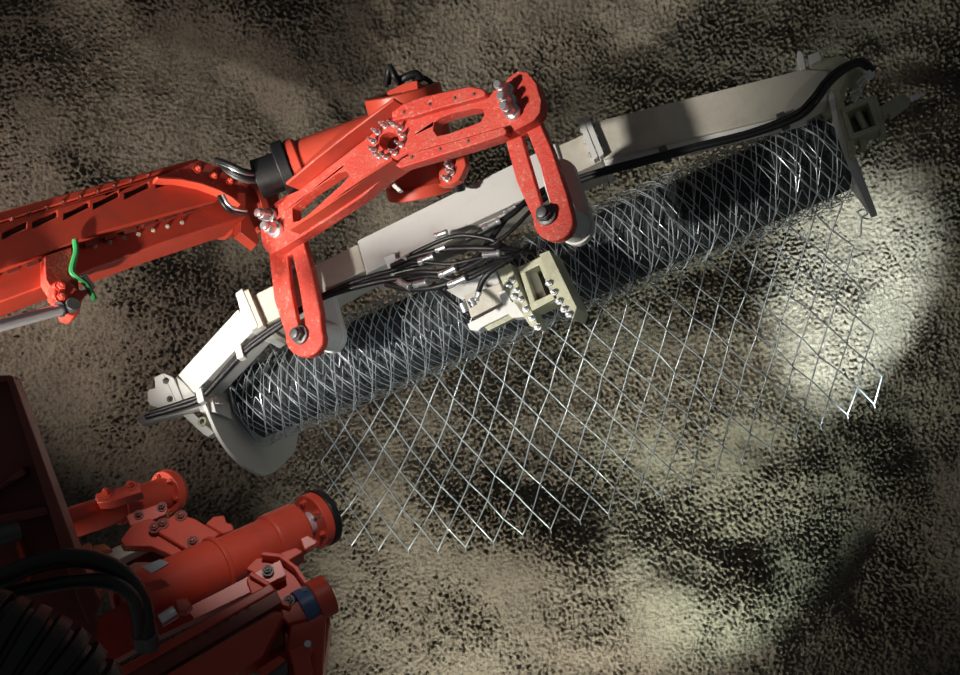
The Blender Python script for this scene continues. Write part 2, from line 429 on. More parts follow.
loops = [
 ((398, 262, 4.22), (420, 250, 4.16), (455, 236, 4.12), (485, 238, 4.11), (502, 245, 4.12), (520, 258, 4.16)),
 ((392, 266, 4.22), (410, 258, 4.14), (440, 250, 4.1), (470, 248, 4.1), (505, 249, 4.11), (530, 252, 4.2)),
 ((386, 284, 4.24), (412, 289, 4.16), (440, 286, 4.1), (470, 274, 4.08), (500, 262, 4.09), (514, 255, 4.12)),
 ((395, 270, 4.22), (415, 262, 4.12), (450, 264, 4.08), (480, 258, 4.07), (510, 256, 4.1), (528, 246, 4.2)),
 ((405, 280, 4.2), (432, 276, 4.12), (462, 280, 4.08), (490, 268, 4.07), (512, 258, 4.1)),
 ((434, 284, 4.16), (446, 296, 4.12), (458, 306, 4.12), (468, 314, 4.14)),
 ((478, 294, 4.15), (482, 282, 4.1), (490, 272, 4.07), (504, 262, 4.08)),
 ((466, 240, 4.14), (490, 228, 4.12), (512, 214, 4.12), (528, 200, 4.14), (550, 186, 4.2)),
 ((480, 252, 4.12), (500, 240, 4.1), (516, 226, 4.1), (534, 208, 4.12), (556, 192, 4.2)),
 ((396, 276, 4.22), (418, 272, 4.13), (444, 272, 4.09), (466, 268, 4.08), (494, 252, 4.08), (500, 242, 4.1))]
for i, k in enumerate(loops): bhose(k, (.010, .012, .013, .009, .011)[i % 5])
for a, b, r in (((400, 282, 4.18), (411, 287, 4.14), .018), ((416, 285, 4.14), (428, 282, 4.1), .017), ((437, 250, 4.1), (446, 247, 4.09), .016),
                ((441, 275, 4.08), (456, 268, 4.06), .017), ((484, 228, 4.1), (500, 220, 4.1), .016), ((398, 262, 4.2), (408, 257, 4.14), .016),
                ((436, 236, 4.14), (447, 232, 4.12), .014), ((420, 262, 4.11), (434, 256, 4.1), .017), ((450, 285, 4.08), (466, 278, 4.06), .016),
                ((476, 300, 4.13), (479, 292, 4.12), .014), ((484, 255, 4.06), (500, 253, 4.07), .015), ((505, 212, 4.12), (516, 206, 4.12), .014)):
    a, b = onb(a[0], a[1], bz(a[2])), onb(b[0], b[1], bz(b[2])); d = b - a; c = MB()
    c.cyl(a, b, r * .8, n=12); c.lathe(a - d * .1, d, [(0, r), (d.length * .35, r)], 6); c.lathe(a + d * .8, d, [(0, r * 1.02), (d.length * .2, r * 1.02)], 12)
    c.build('hose_coupling', ZINC, hb, .002)
for a in ((202, 396, 4.55), (241, 352, 4.47), (665, 154, 4.1), (783, 121, 4.02)):
    p = onb(a[0], a[1], .02); F = Frame(p, BF.x, BF.z)
    MB().box(F, -.016, .016, -.035, .03, -.02, .022).build('hose_clip', WHITE if a[0] < 300 else STEEL, hb, .004)
for a in ((392, 266), (408, 272)):
    F = Frame(onb(*a, .02), AX, Z0); MB().box(F, -.02, .03, -.05, .05, -.03, .0).build('manifold', WHITE, hb, .004)

# ------------------------------------------------------------------ mesh feed drive in the middle
DF = Frame(at(520, 290, 4.12), AX * 1.0 - UP * .03, Z0 * .93 + UP * .30 - AX * .15)
fd = thing('mesh_feed_drive', 'small white and olive drive bracket pressed against the middle of the mesh roll', 'feed drive', at(520, 290, 4.12))
MB().pxprism(DF, [(464, 296), (500, 283), (507, 300), (471, 318)], -.10, -.02).build('motor_block', DUST_DIM, fd, .004)
MB().pxprism(DF, [(446, 290), (492, 262), (500, 283), (462, 300)], -.14, -.06).build('cover_plate', WHITE, fd, .004)
MB().pxprism(DF, [(467, 324), (503, 305), (498, 292), (505, 290), (512, 302), (522, 300), (525, 317), (512, 318), (508, 314), (482, 327), (478, 331), (470, 330)], -.06, .0).build('mounting_bracket', WHITE, fd, .003)
MB().pxprism(DF, [(484, 326), (510, 313), (514, 318), (488, 331)], -.05, -.02).build('lower_bar', OLIVE, fd, .002)
fr = MB().pxprism(DF, [(518, 267), (541, 256), (558, 300), (532, 311)], -.10, .012, [[(525, 272), (539, 265), (552, 297), (536, 304)]]).build('roller_frame', OLIVE, fd, .003)
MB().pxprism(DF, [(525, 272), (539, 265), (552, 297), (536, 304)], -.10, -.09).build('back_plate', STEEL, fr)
c0 = DF.to(*DF.hit(533, 273, -.05), -.05); c1 = DF.to(*DF.hit(543, 299, -.05), -.05)
MB().cyl(c0, c1, .018, n=16).build('feed_roller', DUST_DIM, fr)
MB().pxprism(DF, [(539, 254), (549, 250), (577, 308), (573, 319), (566, 314), (556, 296)], -.13, .03).build('side_plate', OLIVE, fd, .003)
MB().pxprism(DF, [(497, 270), (510, 263), (520, 288), (537, 322), (541, 330), (530, 326), (516, 306), (505, 290)], -.12, .0).build('side_plate', OLIVE, fd, .003)
MB().pxprism(DF, [(529, 304), (552, 293), (555, 299), (532, 311)], -.03, .03).build('cross_bar', OLIVE, fd, .003)
for q in ((512, 280), (517, 290), (521, 299), (526, 309), (532, 318), (509, 286), (514, 296), (549, 283), (554, 292), (559, 301), (564, 309), (569, 314), (538, 327)):
    z = .032 if q[0] > 545 else .002
    MB().bolt(DF.to(*DF.hit(*q, z), z), DF.z, .0105, .022).build('bolt', ZINC, fd)
for a, b in (((462, 303, 4.02), (466, 312, 4.02)), ((470, 299, 4.04), (474, 306, 4.04))):
    MB().cyl(at(*a), at(*b), .016, n=12).build('hose_fitting', ZINC, fd, .002)

# ------------------------------------------------------------------ red crossarm
arm = thing('crossarm', 'bent red crossarm plate with a ring of studs, above the white beam', 'crane arm', at(400, 160, 4.0))
outline = [(299, 190), (391, 119), (424, 100), (469, 89), (484, 91), (488, 94), (502, 86), (509, 77), (518, 71), (527, 72), (536, 83), (541, 101), (540, 112), (533, 121),
           (504, 136), (467, 148), (400, 167), (385, 176), (362, 197), (302, 236), (279, 250), (270, 254), (263, 247), (260, 230), (263, 216), (271, 206), (283, 197)]
win_r = [(434, 122), (440, 118), (453, 113), (476, 108), (483, 109), (484, 115), (480, 122), (450, 133), (437, 136), (433, 130)]
win_l = [(292, 208), (307, 194), (338, 173), (346, 171), (349, 176), (342, 184), (302, 220), (293, 222)]
bore = [(389 + 10 * math.cos(a), 141 + 9 * math.sin(a)) for a in [2 * PI * k / 14 for k in range(14)]]
MB().pxprism(AF, outline, -.06, 0, [win_r, win_l, bore]).build('web_plate', REDR, arm, .006)
def strip(pl, w):
    """closed band of constant width along a polyline (local units)"""
    L_, R_ = [], []
    for i, p in enumerate(pl):
        a = Vector(pl[max(i - 1, 0)]); b = Vector(pl[min(i + 1, len(pl) - 1)])
        n = (b - a).normalized(); n = Vector((-n.y, n.x)) * (w / 2)
        L_.append(tuple(Vector(p) + n)); R_.append(tuple(Vector(p) - n))
    return L_ + R_[::-1]
base = AF.pts([(299, 189), (330, 163), (360, 140), (391, 117), (406, 106)], 0)
MB().prism(AF, strip(base, .014), -.10, .085).build('upper_flange', RED, arm, .004)
low = AF.pts([(300, 233), (330, 214), (362, 192), (385, 175), (402, 164)], 0)
MB().prism(AF, strip(low, .014), -.065, .07).build('lower_flange', RED, arm, .004)
MB().pxprism(AF, [(391, 108), (424, 96), (469, 86), (483, 89), (486, 93), (484, 96), (474, 99), (440, 108), (410, 117), (392, 121)], -.02, .03).build('upper_rail', REDR, arm, .005)
MB().pxprism(AF, [(392, 163), (420, 150), (470, 136), (503, 126), (507, 131), (504, 135), (467, 147), (400, 168)], -.02, .03).build('lower_rail', REDR, arm, .005)
rc = AF.hit(389, 141, 0)
for k in range(11):
    a = 2 * PI * (k + .5) / 11; p = AF.to(rc[0] + .074 * math.cos(a), rc[1] + .066 * math.sin(a), 0)
    MB().bolt(p, AF.z, .0095, .05).build('stud', ZINC, arm)
def bigbolt(px, py, r, h, z=0.):
    p = AF.to(*AF.hit(px, py, z), z); b = MB()
    b.lathe(p - AF.z * .01, AF.z, [(0, r * 1.35), (.012 + h * .2, r * 1.35), (.014 + h * .2, r * 1.25)], 24)
    b.lathe(p + AF.z * h * .2, AF.z, [(0, r), (h * .5, r), (h * .56, r * .88)], 6)
    b.lathe(p + AF.z * h * .7, AF.z, [(0, r * .7), (h * .3, r * .7), (h * .34, r * .55)], 16)
    return b
for q in ((508, 92), (511, 103), (514, 113)):
    bigbolt(*q, .023, .085).build('pivot_bolt', ZINC, arm)
for q in ((271, 217), (277, 230)):
    bigbolt(*q, .027, .085).build('pivot_bolt', ZINC, arm)
for q in ((404, 112), (430, 104), (455, 98), (474, 94)):
    MB().bolt(AF.to(*AF.hit(*q, .03), .03), AF.z, .005, .006).build('plug', STEEL, arm)
for q in ((412, 157), (440, 149), (468, 141)):
    MB().bolt(AF.to(*AF.hit(*q, .03), .03), AF.z, .005, .006).build('plug', STEEL, arm)
# swing links
def link(name_label, px_out, slot, piv, drop):
    t = thing('swing_link', name_label, 'link', AF.to(*AF.hit(*piv, 0), 0), 'slotted links between the crossarm and the white beam')
    MB().pxprism(AF, px_out, -.085, -.055, [slot]).build('front_plate', REDR, t, .006)
    MB().pxprism(AF, [(x + 2, y + 1) for x, y in px_out], -.115, -.09, [slot]).build('rear_plate', RED, t, .004)
    b = bigbolt(*piv, .030, .05, -.055); b.build('pivot_bolt', STEEL, t)
def lobe(cx, cy, r, a0, a1, n=10):
    return [(cx + r * math.cos(math.radians(a0 + (a1 - a0) * k / n)), cy + r * math.sin(math.radians(a0 + (a1 - a0) * k / n))) for k in range(n + 1)]
link('slotted red link hanging from the lower left end of the crossarm', [(268, 250), (302, 236), (312, 272), (320, 312)] + lobe(304, 338, 19, -25, 190) + [(274, 300)],
     [(287, 256), (292, 254), (299, 286), (305, 324), (298, 327), (290, 288)], (301, 335), 0)
link('slotted red link hanging from the right end of the crossarm', [(503, 132), (538, 118), (552, 150), (567, 195)] + lobe(553, 221, 20, -20, 185) + [(516, 180)],
     [(521, 136), (527, 132), (540, 165), (550, 203), (542, 207), (530, 165)], (547, 215), 0)

# ------------------------------------------------------------------ rotary actuator behind the crossarm
ra = thing('rotary_actuator', 'red rotary actuator drums with black fittings behind the crossarm', 'actuator', at(400, 160, 4.3))
p0, p1 = at(404, 98, 4.30), at(426, 186, 4.42); d = (p1 - p0).normalized()
MB().lathe(p0, p1 - p0, [(-.02, .13), (0, .16), ((p1 - p0).length * .85, .16), ((p1 - p0).length, .155)], 36).build('drum', RED, ra, .006)
MB().ringy(p1 - d * .03, p1 + d * .025, .178, .12, 36).build('drum_rim', RED, ra, .006)
MB().ringy(p0 - d * .03, p0 + d * .05, .168, .1, 36).build('drum_rim', RED, ra, .006)
F = Frame(at(455, 158, 4.18), AX, AF.z)
fl = MB().pxprism(F, [(440, 140), (463, 150), (466, 165), (459, 180), (448, 186), (438, 186)], -.04, 0).build('bolt_flange', RED, ra, .005)
for q in ((449, 161), (451, 167), (452, 173), (448, 179)):
    MB().bolt(F.to(*F.hit(*q, 0), 0), F.z, .011, .05).build('bolt', ZINC, fl)
MB().cyl(at(456, 172, 4.2), at(459, 190, 4.24), .03, n=16).build('hose_fitting', RUBBER_BLACK, ra, .004)
F = Frame(at(392, 168, 4.1), AX, AF.z)
MB().pxprism(F, [(382, 176), (386, 175), (401, 190), (398, 192)], -.02, .0).build('name_plate', WHITE, ra)
w0, w1 = at(292, 167, 4.30), at(400, 128, 4.34); dw = (w1 - w0).normalized()
MB().lathe(w0, w1 - w0, [(0, .115), (.04, .115), (.05, .10), ((w1 - w0).length, .10)], 32).build('wrist_drum', RED, ra, .004)
MB().cyl(w0 - dw * .055, w0 - dw * .002, .125, n=32).build('seal_collar', RUBBER_BLACK, ra, .006)
MB().cyl(w0 - dw * .16, w0 - dw * .05, .085, n=28).build('wrist_shaft', RUBBER_BLACK, ra, .004)  # black colour stands for the shadow lying on the shaft
# black hose elbows on top of the drum and by the boom end
hose([(387, 84, 4.3), (390, 70, 4.27), (396, 78, 4.26), (402, 84, 4.28)], .018, RUBBER_BLACK, ra)
hose([(386, 86, 4.3), (388, 74, 4.25), (390, 66, 4.24), (394, 76, 4.23), (398, 84, 4.26)], .011, RUBBER_BLACK, ra, 'hose_ferrule')
hose([(398, 82, 4.28), (406, 77, 4.26), (416, 74, 4.26), (421, 80, 4.28)], .018, RUBBER_BLACK, ra)
hose([(412, 80, 4.3), (424, 78, 4.3), (434, 86, 4.32), (442, 96, 4.34)], .012, RUBBER_BLACK, ra)
MB().pxprism(Frame(at(410, 85, 4.22), AX, AF.z), [(386, 92), (404, 83), (417, 80), (418, 90), (408, 98), (404, 92), (390, 100)], -.05, 0).build('top_bracket', RED, ra, .004)
for i in range(4):
    hose([(216 + i * 2, 160 + i * 2, 4.2), (232, 166 + i * 3, 4.16), (246, 172 + i * 3, 4.18), (262, 172 + i * 3, 4.25), (282, 168 + i * 5, 4.3)], .010 if i % 2 else .013, (RUBBER_BLACK, ZINC, RUBBER_BLACK, STEEL)[i], ra)

# ------------------------------------------------------------------ telescopic boom
boom = thing('telescopic_boom', 'red telescopic boom with slotted side cover entering from the left', 'crane boom', at(100, 240, 3.6))
b0, b1 = at(0, 272, 3.55), at(262, 203, 4.42)
bx_ = (b1 - b0).normalized(); bc = at(130, 237, 1).normalized()
bz = (-bc + bx_ * bc.dot(bx_)).normalized(); bu = bz.cross(bx_)
t = math.radians(20)
OF = Frame(b0, bx_, bz * math.cos(t) + bu * math.sin(t))
LB = (b1 - b0).length
MB().pxprism(OF, [(-90, 335), (-90, 268), (215, 190), (246, 192), (247, 216), (160, 244)], -.18, .0).build('boom_tube', RED, boom, .006)
# slotted side cover stands proud of the tube
cov = [(-90, 252), (-90, 304), (0, 270), (110, 229), (219, 199), (212, 188), (155, 176)]
def zq(z): return (z[0] / 3.375, z[1] / 3.375 + 140)
slots = []
for a, b in (((8, 327), (90, 296)), ((110, 290), (193, 259)), ((215, 260), (300, 227)), ((315, 225), (400, 191)), ((420, 191), (503, 160)), ((526, 156), (580, 146))):
    a, b = zq(a), zq(b); h = 6.2 if b[0] - a[0] > 20 else 4
    slots.append([(a[0], a[1] - h * .6), (b[0], b[1] - h), (b[0], b[1]), (a[0], a[1] + h * .4)])
slots.insert(0, [(-28, 242), (-4, 233), (-4, 240), (-28, 249)])
MB().pxprism(OF, cov, .02, .055, slots).build('side_cover', RED, boom, .003)
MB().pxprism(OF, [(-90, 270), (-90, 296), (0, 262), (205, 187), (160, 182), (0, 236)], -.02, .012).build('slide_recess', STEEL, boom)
# dark strip with square notches, stands for the shadow under the cover
notch = []
up = [(-90, 300), (230, 193)]
for i in range(16):
    x0 = -90 + i * 19.5; x1 = x0 + 12; f = lambda x: 301 + (x + 90) * (192 - 301) / 320.
    notch += [(x0, f(x0) + 6), (x1, f(x1) + 6), (x1, f(x1) + 2.5), (x0 + 19.5, f(x0 + 19.5) + 2.5)]
MB().pxprism(OF, [(-90, 292)] + notch + [(222, 184)], .0, .018).build('shadow_strip', OXIDE, boom, .002)
tf = MB().pxprism(OF, [(-90, 236), (-90, 250), (155, 174), (200, 162), (198, 158)], -.16, .065).build('top_flange', RED, boom, .004)
for i in range(9):
    x = 12 + i * 17; MB().bolt(OF.to(*OF.hit(x, 222.5 - x * .318, .065), .065), OF.z, .006, .012).build('bolt', OXIDE, tf)
gs = MB().pxprism(OF, [(155, 178), (200, 160), (238, 174), (238, 202), (231, 198), (219, 191), (200, 184), (178, 179.5)], .056, .085).build('gusset_plate', REDR, boom, .004)
for q in ((197, 170), (213, 177), (229, 182)):
    MB().bolt(OF.to(*OF.hit(*q, .085), .085), OF.z, .013, .03).build('bolt', RED, gs)
MB().prism(OF, strip(OF.pts([(156, 178.5), (178, 179.5), (200, 184), (219, 191), (231, 198), (240, 205)], .09), .012), .05, .10).build('gusset_rim', RED, boom, .003)
# dots along the inner face
for i in range(7):
    x = 95 + i * 14.5; MB().bolt(OF.to(*OF.hit(x, 246 - (x - 95) * .27, .0), .0), OF.z, .007, .012).build('bolt', DUST_DIM, boom)
# end collar and head block towards the wrist
c0 = OF.to(*OF.hit(222, 210, -.10), -.16); c1 = OF.to(*OF.hit(256, 200, -.10), -.16)
MB().lathe(c0, c1 - c0, [(0, .11), ((c1 - c0).length * .8, .11), ((c1 - c0).length * .8, .135), ((c1 - c0).length, .135)], 32).build('end_collar', RED, boom, .004)
MB().pxprism(OF, [(241, 212), (246, 208), (260, 240), (257, 245), (240, 232)], -.10, -.04).build('end_flange', RED, boom, .003)
MB().pxprism(OF, [(240, 176), (262, 182), (276, 180), (280, 200), (262, 212), (246, 212)], -.34, -.16).build('head_block', RED, boom, .008)
hose([(219, 196, 4.06), (224, 205, 4.05), (232, 212, 4.08), (244, 214, 4.2)], .009, RUBBER_BLACK, boom)
hose([(223, 195, 4.06), (228, 204, 4.05), (236, 209, 4.08), (246, 211, 4.2)], .007, ZINC, boom)
# clamp with lug, green sleeve and tie
cl = MB().pxprism(OF, [(44, 256), (72, 246), (78, 275), (80, 290), (70, 300), (56, 296), (45, 280)], -.01, .05).build('clamp_block', REDR, boom, .006)
MB().pxprism(OF, [(52, 284), (62, 278), (72, 283), (80, 290), (94, 287), (88, 292), (83, 300), (80, 312), (74, 318), (65, 315), (60, 300), (53, 296)], .02, .085).build('lug', REDR, cl, .008)
for q in ((61, 286), (61, 297)):
    MB().bolt(OF.to(*OF.hit(*q, .085), .085), OF.z, .016, .02).build('bolt', REDR, cl)
MB().cyl(OF.to(*OF.hit(72, 306, .09), .06), OF.to(*OF.hit(72, 306, .09), .11), .026, n=20).build('pivot_pin', STEEL, cl, .003)
g = MB().tube(smooth([OF.to(*OF.hit(*q, .08), .08) for q in ((75, 240), (76, 252), (73, 264), (72, 272), (78, 278), (86, 284), (92, 294), (95, 300))], 6), .011, 8).build('green_hose', GREEN, boom)
g['label'] = 'bright green hose'
MB().pxprism(OF, [(82, 275), (86, 273), (96, 287), (93, 290)], .05, .075).build('cable_tie', WHITE, boom, .003)

rod = thing('hydraulic_cylinder', 'polished steel cylinder rod under the red boom at the left edge', 'hydraulic cylinder', at(30, 318, 3.4))
r1 = OF.to(*OF.hit(62, 309, .07), .07); r0 = r1 + (at(0, 325, 3.22) - at(56, 310, 3.42)).normalized() * .55
MB().cyl(r0, r1, .021, n=24).build('piston_rod', CHROME, rod)
q = (r1 - r0).normalized()
MB().ringy(r1 - q * .012, r1 + q * .012, .030, .015, 20).build('rod_seal', RUBBER_BLACK, rod)
MB().cyl(r0 - q * .4, r0 + q * .02, .05, n=28).build('barrel', RED, rod, .004)

# ------------------------------------------------------------------ bolting rig at the lower left
RX = (at(318, 516, 2.86) - at(120, 612, 2.60)).normalized()
def rigframe(px, py, d, up=.32, side=-.1):
    r = -at(px, py, 1).normalized(); z = (r - RX * r.dot(RX)).normalized(); u = z.cross(RX)
    return Frame(at(px, py, d), RX, z + u * up + RX * side)
# front jack
jk = thing('jack_cylinder', 'large red jack cylinder with flanged foot, nearest the mesh end of the rig', 'hydraulic cylinder', at(220, 570, 2.72), 'jack cylinders of the rig')
a0 = at(128, 606, 2.60); a1 = at(318, 519, 3.02); dj = (a1 - a0).normalized()
def onj(px):            # point on the jack axis for a given pixel column
    t = (px - 128) / (318 - 128.); return a0 + (a1 - a0) * t
MB().cyl(onj(128), onj(212), .076, n=40).build('barrel', RED, jk, .006)
MB().ringy(onj(124), onj(131), .082, .05, 40).build('barrel_collar', RED, jk, .004)
MB().ringy(onj(208), onj(213), .083, .05, 40).build('barrel_collar', RED, jk, .004)
MB().cyl(onj(211), onj(268), .070, n=40).build('sleeve', RED, jk, .004)
MB().cyl(onj(262), onj(296), .078, n=40).build('gland', RED, jk, .008)
MB().cyl(onj(294), onj(314), .034, n=28).build('piston_rod', CHROME, jk)
fo = MB().lathe(onj(309), dj, [(0, .084), (.028, .086), (.032, .082)], 40).build('foot_flange', RED, jk, .003)
MB().lathe(onj(309) + dj * .030, dj, [(0, .089), (.022, .089), (.026, .082)], 40).build('rubber_pad', RUBBER_BLACK, jk, .003)
u, w = basis(dj)
for k in range(6):
    q = onj(309) + (u * math.cos(k * PI / 3 + .4) + w * math.sin(k * PI / 3 + .4)) * .065
    MB().bolt(q + dj * .002, -dj, .009, .018).build('bolt', RED, fo)
F = rigframe(302, 536, 2.76)
MB().pxprism(F, [(299, 538), (308, 534), (318, 540), (314, 546), (304, 551)], -.03, .01).build('foot_lug', RED, jk, .005)
F = rigframe(160, 600, 2.56)
MB().pxprism(F, [(174, 600), (186, 597), (192, 604), (186, 612), (178, 612)], -.03, .01).build('port_block', RED, jk, .004)
MB().cyl(at(160, 621, 2.55), at(176, 611, 2.57), .018, n=16).build('hose_fitting', ZINC, jk, .002)
MB().pxprism(rigframe(150, 566, 2.53, .6), [(142, 567), (160, 559), (169, 563), (152, 573)], -.006, .0).build('type_plate', ZINC, jk)

# rear jack
rj = thing('jack_cylinder', 'smaller red jack cylinder with round bolted flange, standing behind the large one', 'hydraulic cylinder', at(120, 505, 2.9), 'jack cylinders of the rig')
e0 = at(20, 539, 2.78); e1 = at(174, 490, 3.24); dr = (e1 - e0).normalized()
def onr(px): return e0 + (e1 - e0) * ((px - 20) / 154.)
MB().cyl(onr(20), onr(118), .046, n=36).build('barrel', RED, rj, .004)
MB().cyl(onr(114), onr(168), .050, n=36).build('sleeve', RED, rj, .004)
MB().ringy(onr(112), onr(117), .054, .03, 36).build('barrel_collar', RED, rj, .003)
ff = MB().lathe(onr(163), dr, [(0, .070), (.026, .073), (.03, .068)], 36).build('foot_flange', RED, rj, .003)
u, w = basis(dr)
for k in range(6):
    q = onr(163) + (u * math.cos(k * PI / 3 + .2) + w * math.sin(k * PI / 3 + .2)) * .056
    MB().bolt(q + dr * .002, -dr, .010, .016).build('bolt', RED, ff)
MB().lathe(onr(163) + dr * .028, dr, [(0, .068), (.012, .068)], 36).build('rubber_pad', OXIDE, rj, .002)
F = rigframe(130, 492, 2.95, .5)
cp = MB().pxprism(F, [(95, 496), (97, 493), (128, 485), (140, 482), (142, 492), (110, 502), (97, 503)], -.05, .0).build('clamp_half', RED, rj, .003)
for q in ((107, 493), (131, 486)):
    MB().bolt(F.to(*F.hit(*q, 0), 0), F.z, .011, .028).build('bolt', RED, cp)
F = rigframe(145, 515, 2.90, .4)
cp = MB().pxprism(F, [(126, 516), (134, 512), (160, 503), (168, 508), (166, 514), (138, 526), (130, 526)], -.05, .0).build('clamp_half', RED, rj, .003)
for q in ((139, 515), (162, 507)):
    MB().bolt(F.to(*F.hit(*q, 0), 0), F.z, .010, .026).build('bolt', OXIDE, cp)

# saddle brackets between the jacks
sb = thing('saddle_bracket', 'folded red saddle bracket with bolt heads between the two jack cylinders', 'bracket', at(180, 530, 2.85))
F = rigframe(180, 528, 2.84, .55)
MB().pxprism(F, [(152, 529), (162, 522), (176, 513), (194, 518), (220, 533), (206, 545), (190, 552), (172, 541)], -.03, .0).build('top_plate', RED, sb, .004)
MB().pxprism(F, [(120, 540), (132, 524), (150, 518), (160, 523), (152, 530), (172, 541), (190, 552), (182, 560), (150, 546), (124, 546)], -.06, -.02).build('side_plate', RED, sb, .004)
MB().pxprism(F, [(205, 524), (214, 516), (224, 515), (226, 522), (232, 524), (234, 530), (222, 534)], -.06, -.02).build('rear_lug', RED, sb, .004)
MB().pxprism(F, [(103, 556), (114, 547), (150, 532), (160, 534), (156, 541), (118, 560)], -.09, -.05).build('slide_bar', DUST_DIM, sb, .004)
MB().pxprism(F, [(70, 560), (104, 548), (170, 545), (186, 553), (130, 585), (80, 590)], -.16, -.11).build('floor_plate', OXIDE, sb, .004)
for q in ((163, 524), (181, 516), (155, 528), (193, 542)):
    MB().bolt(F.to(*F.hit(*q, 0), 0), F.z, .012, .02).build('bolt', OXIDE, sb)
for q in (((82, 545), (90, 541), (91, 551), (82, 553)), ((92, 546), (104, 543), (112, 549), (92, 553))):
    MB().pxprism(F, q, -.06, -.03).build('end_tab', GLOVE, sb, .005)

# feed rail
fe = thing('feed_rail', 'long dark red feed rail with square slots at the bottom of the rig', 'rail', at(200, 640, 2.5))
F = rigframe(200, 630, 2.52, .25)
MB().pxprism(F, [(60, 640), (128, 600), (160, 622), (280, 560), (286, 575), (150, 640), (100, 668), (60, 690)], -.14, -.09).build('upper_wall', RED, fe, .004)
MB().pxprism(F, [(100, 705), (118, 668), (270, 583), (276, 590), (120, 678), (112, 705)], -.10, .0).build('upper_edge', RED, fe, .004)
sl = []
for i in range(10):
    x = 150 + i * 10.4; y = 663 - i * 5.8
    sl.append([(x, y - 4), (x + 5.5, y - 7), (x + 7.5, y - 1), (x + 2, y + 2)])
MB().pxprism(F, [(118, 690), (128, 672), (276, 590), (282, 602), (150, 680), (140, 695)], -.05, -.008, sl).build('slotted_web', OXIDE, fe, .002)
MB().pxprism(F, [(118, 690), (128, 672), (276, 590), (282, 602), (150, 680), (140, 695)], -.10, -.085).build('back_web', STEEL, fe)
MB().pxprism(F, [(140, 705), (160, 678), (276, 611), (284, 612), (262, 656), (212, 690), (200, 705)], -.12, .015).build('lower_edge', RED, fe, .005)
# nose of the feed
no = thing('feed_nose', 'red nose bracket with folded ears and blue ring at the front of the feed rail', 'bracket', at(290, 600, 2.68))
F = rigframe(285, 595, 2.66, .42)
fn = MB().pxprism(F, [(246, 580), (250, 572), (268, 584), (276, 600), (290, 606), (308, 592), (316, 584), (328, 580), (329, 586), (318, 596), (312, 608), (308, 618), (288, 624), (270, 606), (252, 596)], -.05, .0).build('ear_plate', RED, no, .004)
MB().pxprism(F, [(244, 568), (256, 558), (274, 555), (290, 563), (304, 582), (309, 590), (290, 606), (277, 599), (268, 583), (252, 572)], -.12, -.07).build('rear_plate', RED, no, .004)
MB().prism(F, strip(F.pts([(250, 573), (267, 583), (276, 600), (290, 606)], .02), .012), -.07, .022).build('folded_edge', RED, no, .003)
MB().prism(F, strip(F.pts([(262, 556), (280, 558), (296, 570), (308, 588)], -.05), .012), -.10, -.03).build('folded_edge', RED, no, .003)
MB().pxprism(F, [(279, 553), (296, 547), (304, 551), (286, 562)], -.10, -.03).build('top_lug', RED, no, .004)
for q in ((289, 601), (305, 592), (268, 571)):
    MB().bolt(F.to(*F.hit(*q, 0), .0), F.z, .011, .02).build('bolt', STEEL, no)
c = F.to(*F.hit(306, 606, -.03), -.03)
MB().ringy(c - RX * .02, c + RX * .02, .050, .034, 32).build('blue_ring', BLUE, no)['label'] = 'blue ring'
MB().ringy(c + RX * .02, c + RX * .07, .056, .03, 32).build('nose_ring', RED, no, .004)
MB().pxprism(F, [(262, 628), (300, 608), (326, 598), (330, 620), (326, 650), (320, 690), (250, 700), (262, 660)], -.16, -.06).build('nose_block', RED, no, .006)
MB().pxprism(F, [(290, 622), (322, 604), (326, 612), (322, 690), (296, 690), (286, 650)], -.05, -.015).build('nose_cheek', RED, no, .006)
MB().pxprism(F, [(260, 632), (282, 626), (284, 644), (262, 654)], -.05, -.02).build('side_block', OXIDE, no, .004)
tab = MB().pxprism(F, [(288, 650), (304, 643), (308, 640), (313, 646), (310, 655), (313, 672), (298, 690), (292, 664)], -.01, .025).build('latch_tab', RED, no, .004)
MB().cyl(F.to(*F.hit(308, 645, .03), .02), F.to(*F.hit(308, 645, .03), .04), .009, n=14).build('bolt', ZINC, tab)
MB().pxprism(F, [(256, 670), (280, 655), (286, 660), (262, 678)], .0, .03).build('striker', RED, no, .004)
MB().pxprism(F, [(264, 676), (288, 660), (288, 672), (276, 690)], -.02, .02).build('striker', STEEL, no, .004)

# support post at the left edge
po = thing('support_post', 'dark red steel post with ribbed web at the left edge of the rig', 'post', at(30, 560, 2.3))
F = Frame(at(30, 480, 2.35), Vector((1, 0, 0)), Vector((.30, -1, .10)))
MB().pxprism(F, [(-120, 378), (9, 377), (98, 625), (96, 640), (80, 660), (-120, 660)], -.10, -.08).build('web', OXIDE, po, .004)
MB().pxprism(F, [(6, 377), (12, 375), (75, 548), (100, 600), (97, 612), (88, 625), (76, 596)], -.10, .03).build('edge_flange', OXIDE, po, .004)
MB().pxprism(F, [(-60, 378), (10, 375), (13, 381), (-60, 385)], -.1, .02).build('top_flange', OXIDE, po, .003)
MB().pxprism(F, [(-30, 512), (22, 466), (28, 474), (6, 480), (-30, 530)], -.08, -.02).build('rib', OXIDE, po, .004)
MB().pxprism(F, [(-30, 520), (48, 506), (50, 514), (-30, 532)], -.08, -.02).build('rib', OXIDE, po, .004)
MB().pxprism(F, [(14, 540), (18, 538), (32, 575), (28, 585)], -.08, -.01).build('rib', RED, po, .003)
MB().cyl(at(-10, 538, 2.3), at(18, 530, 2.34), .025, n=20).build('pin', STEEL, po)

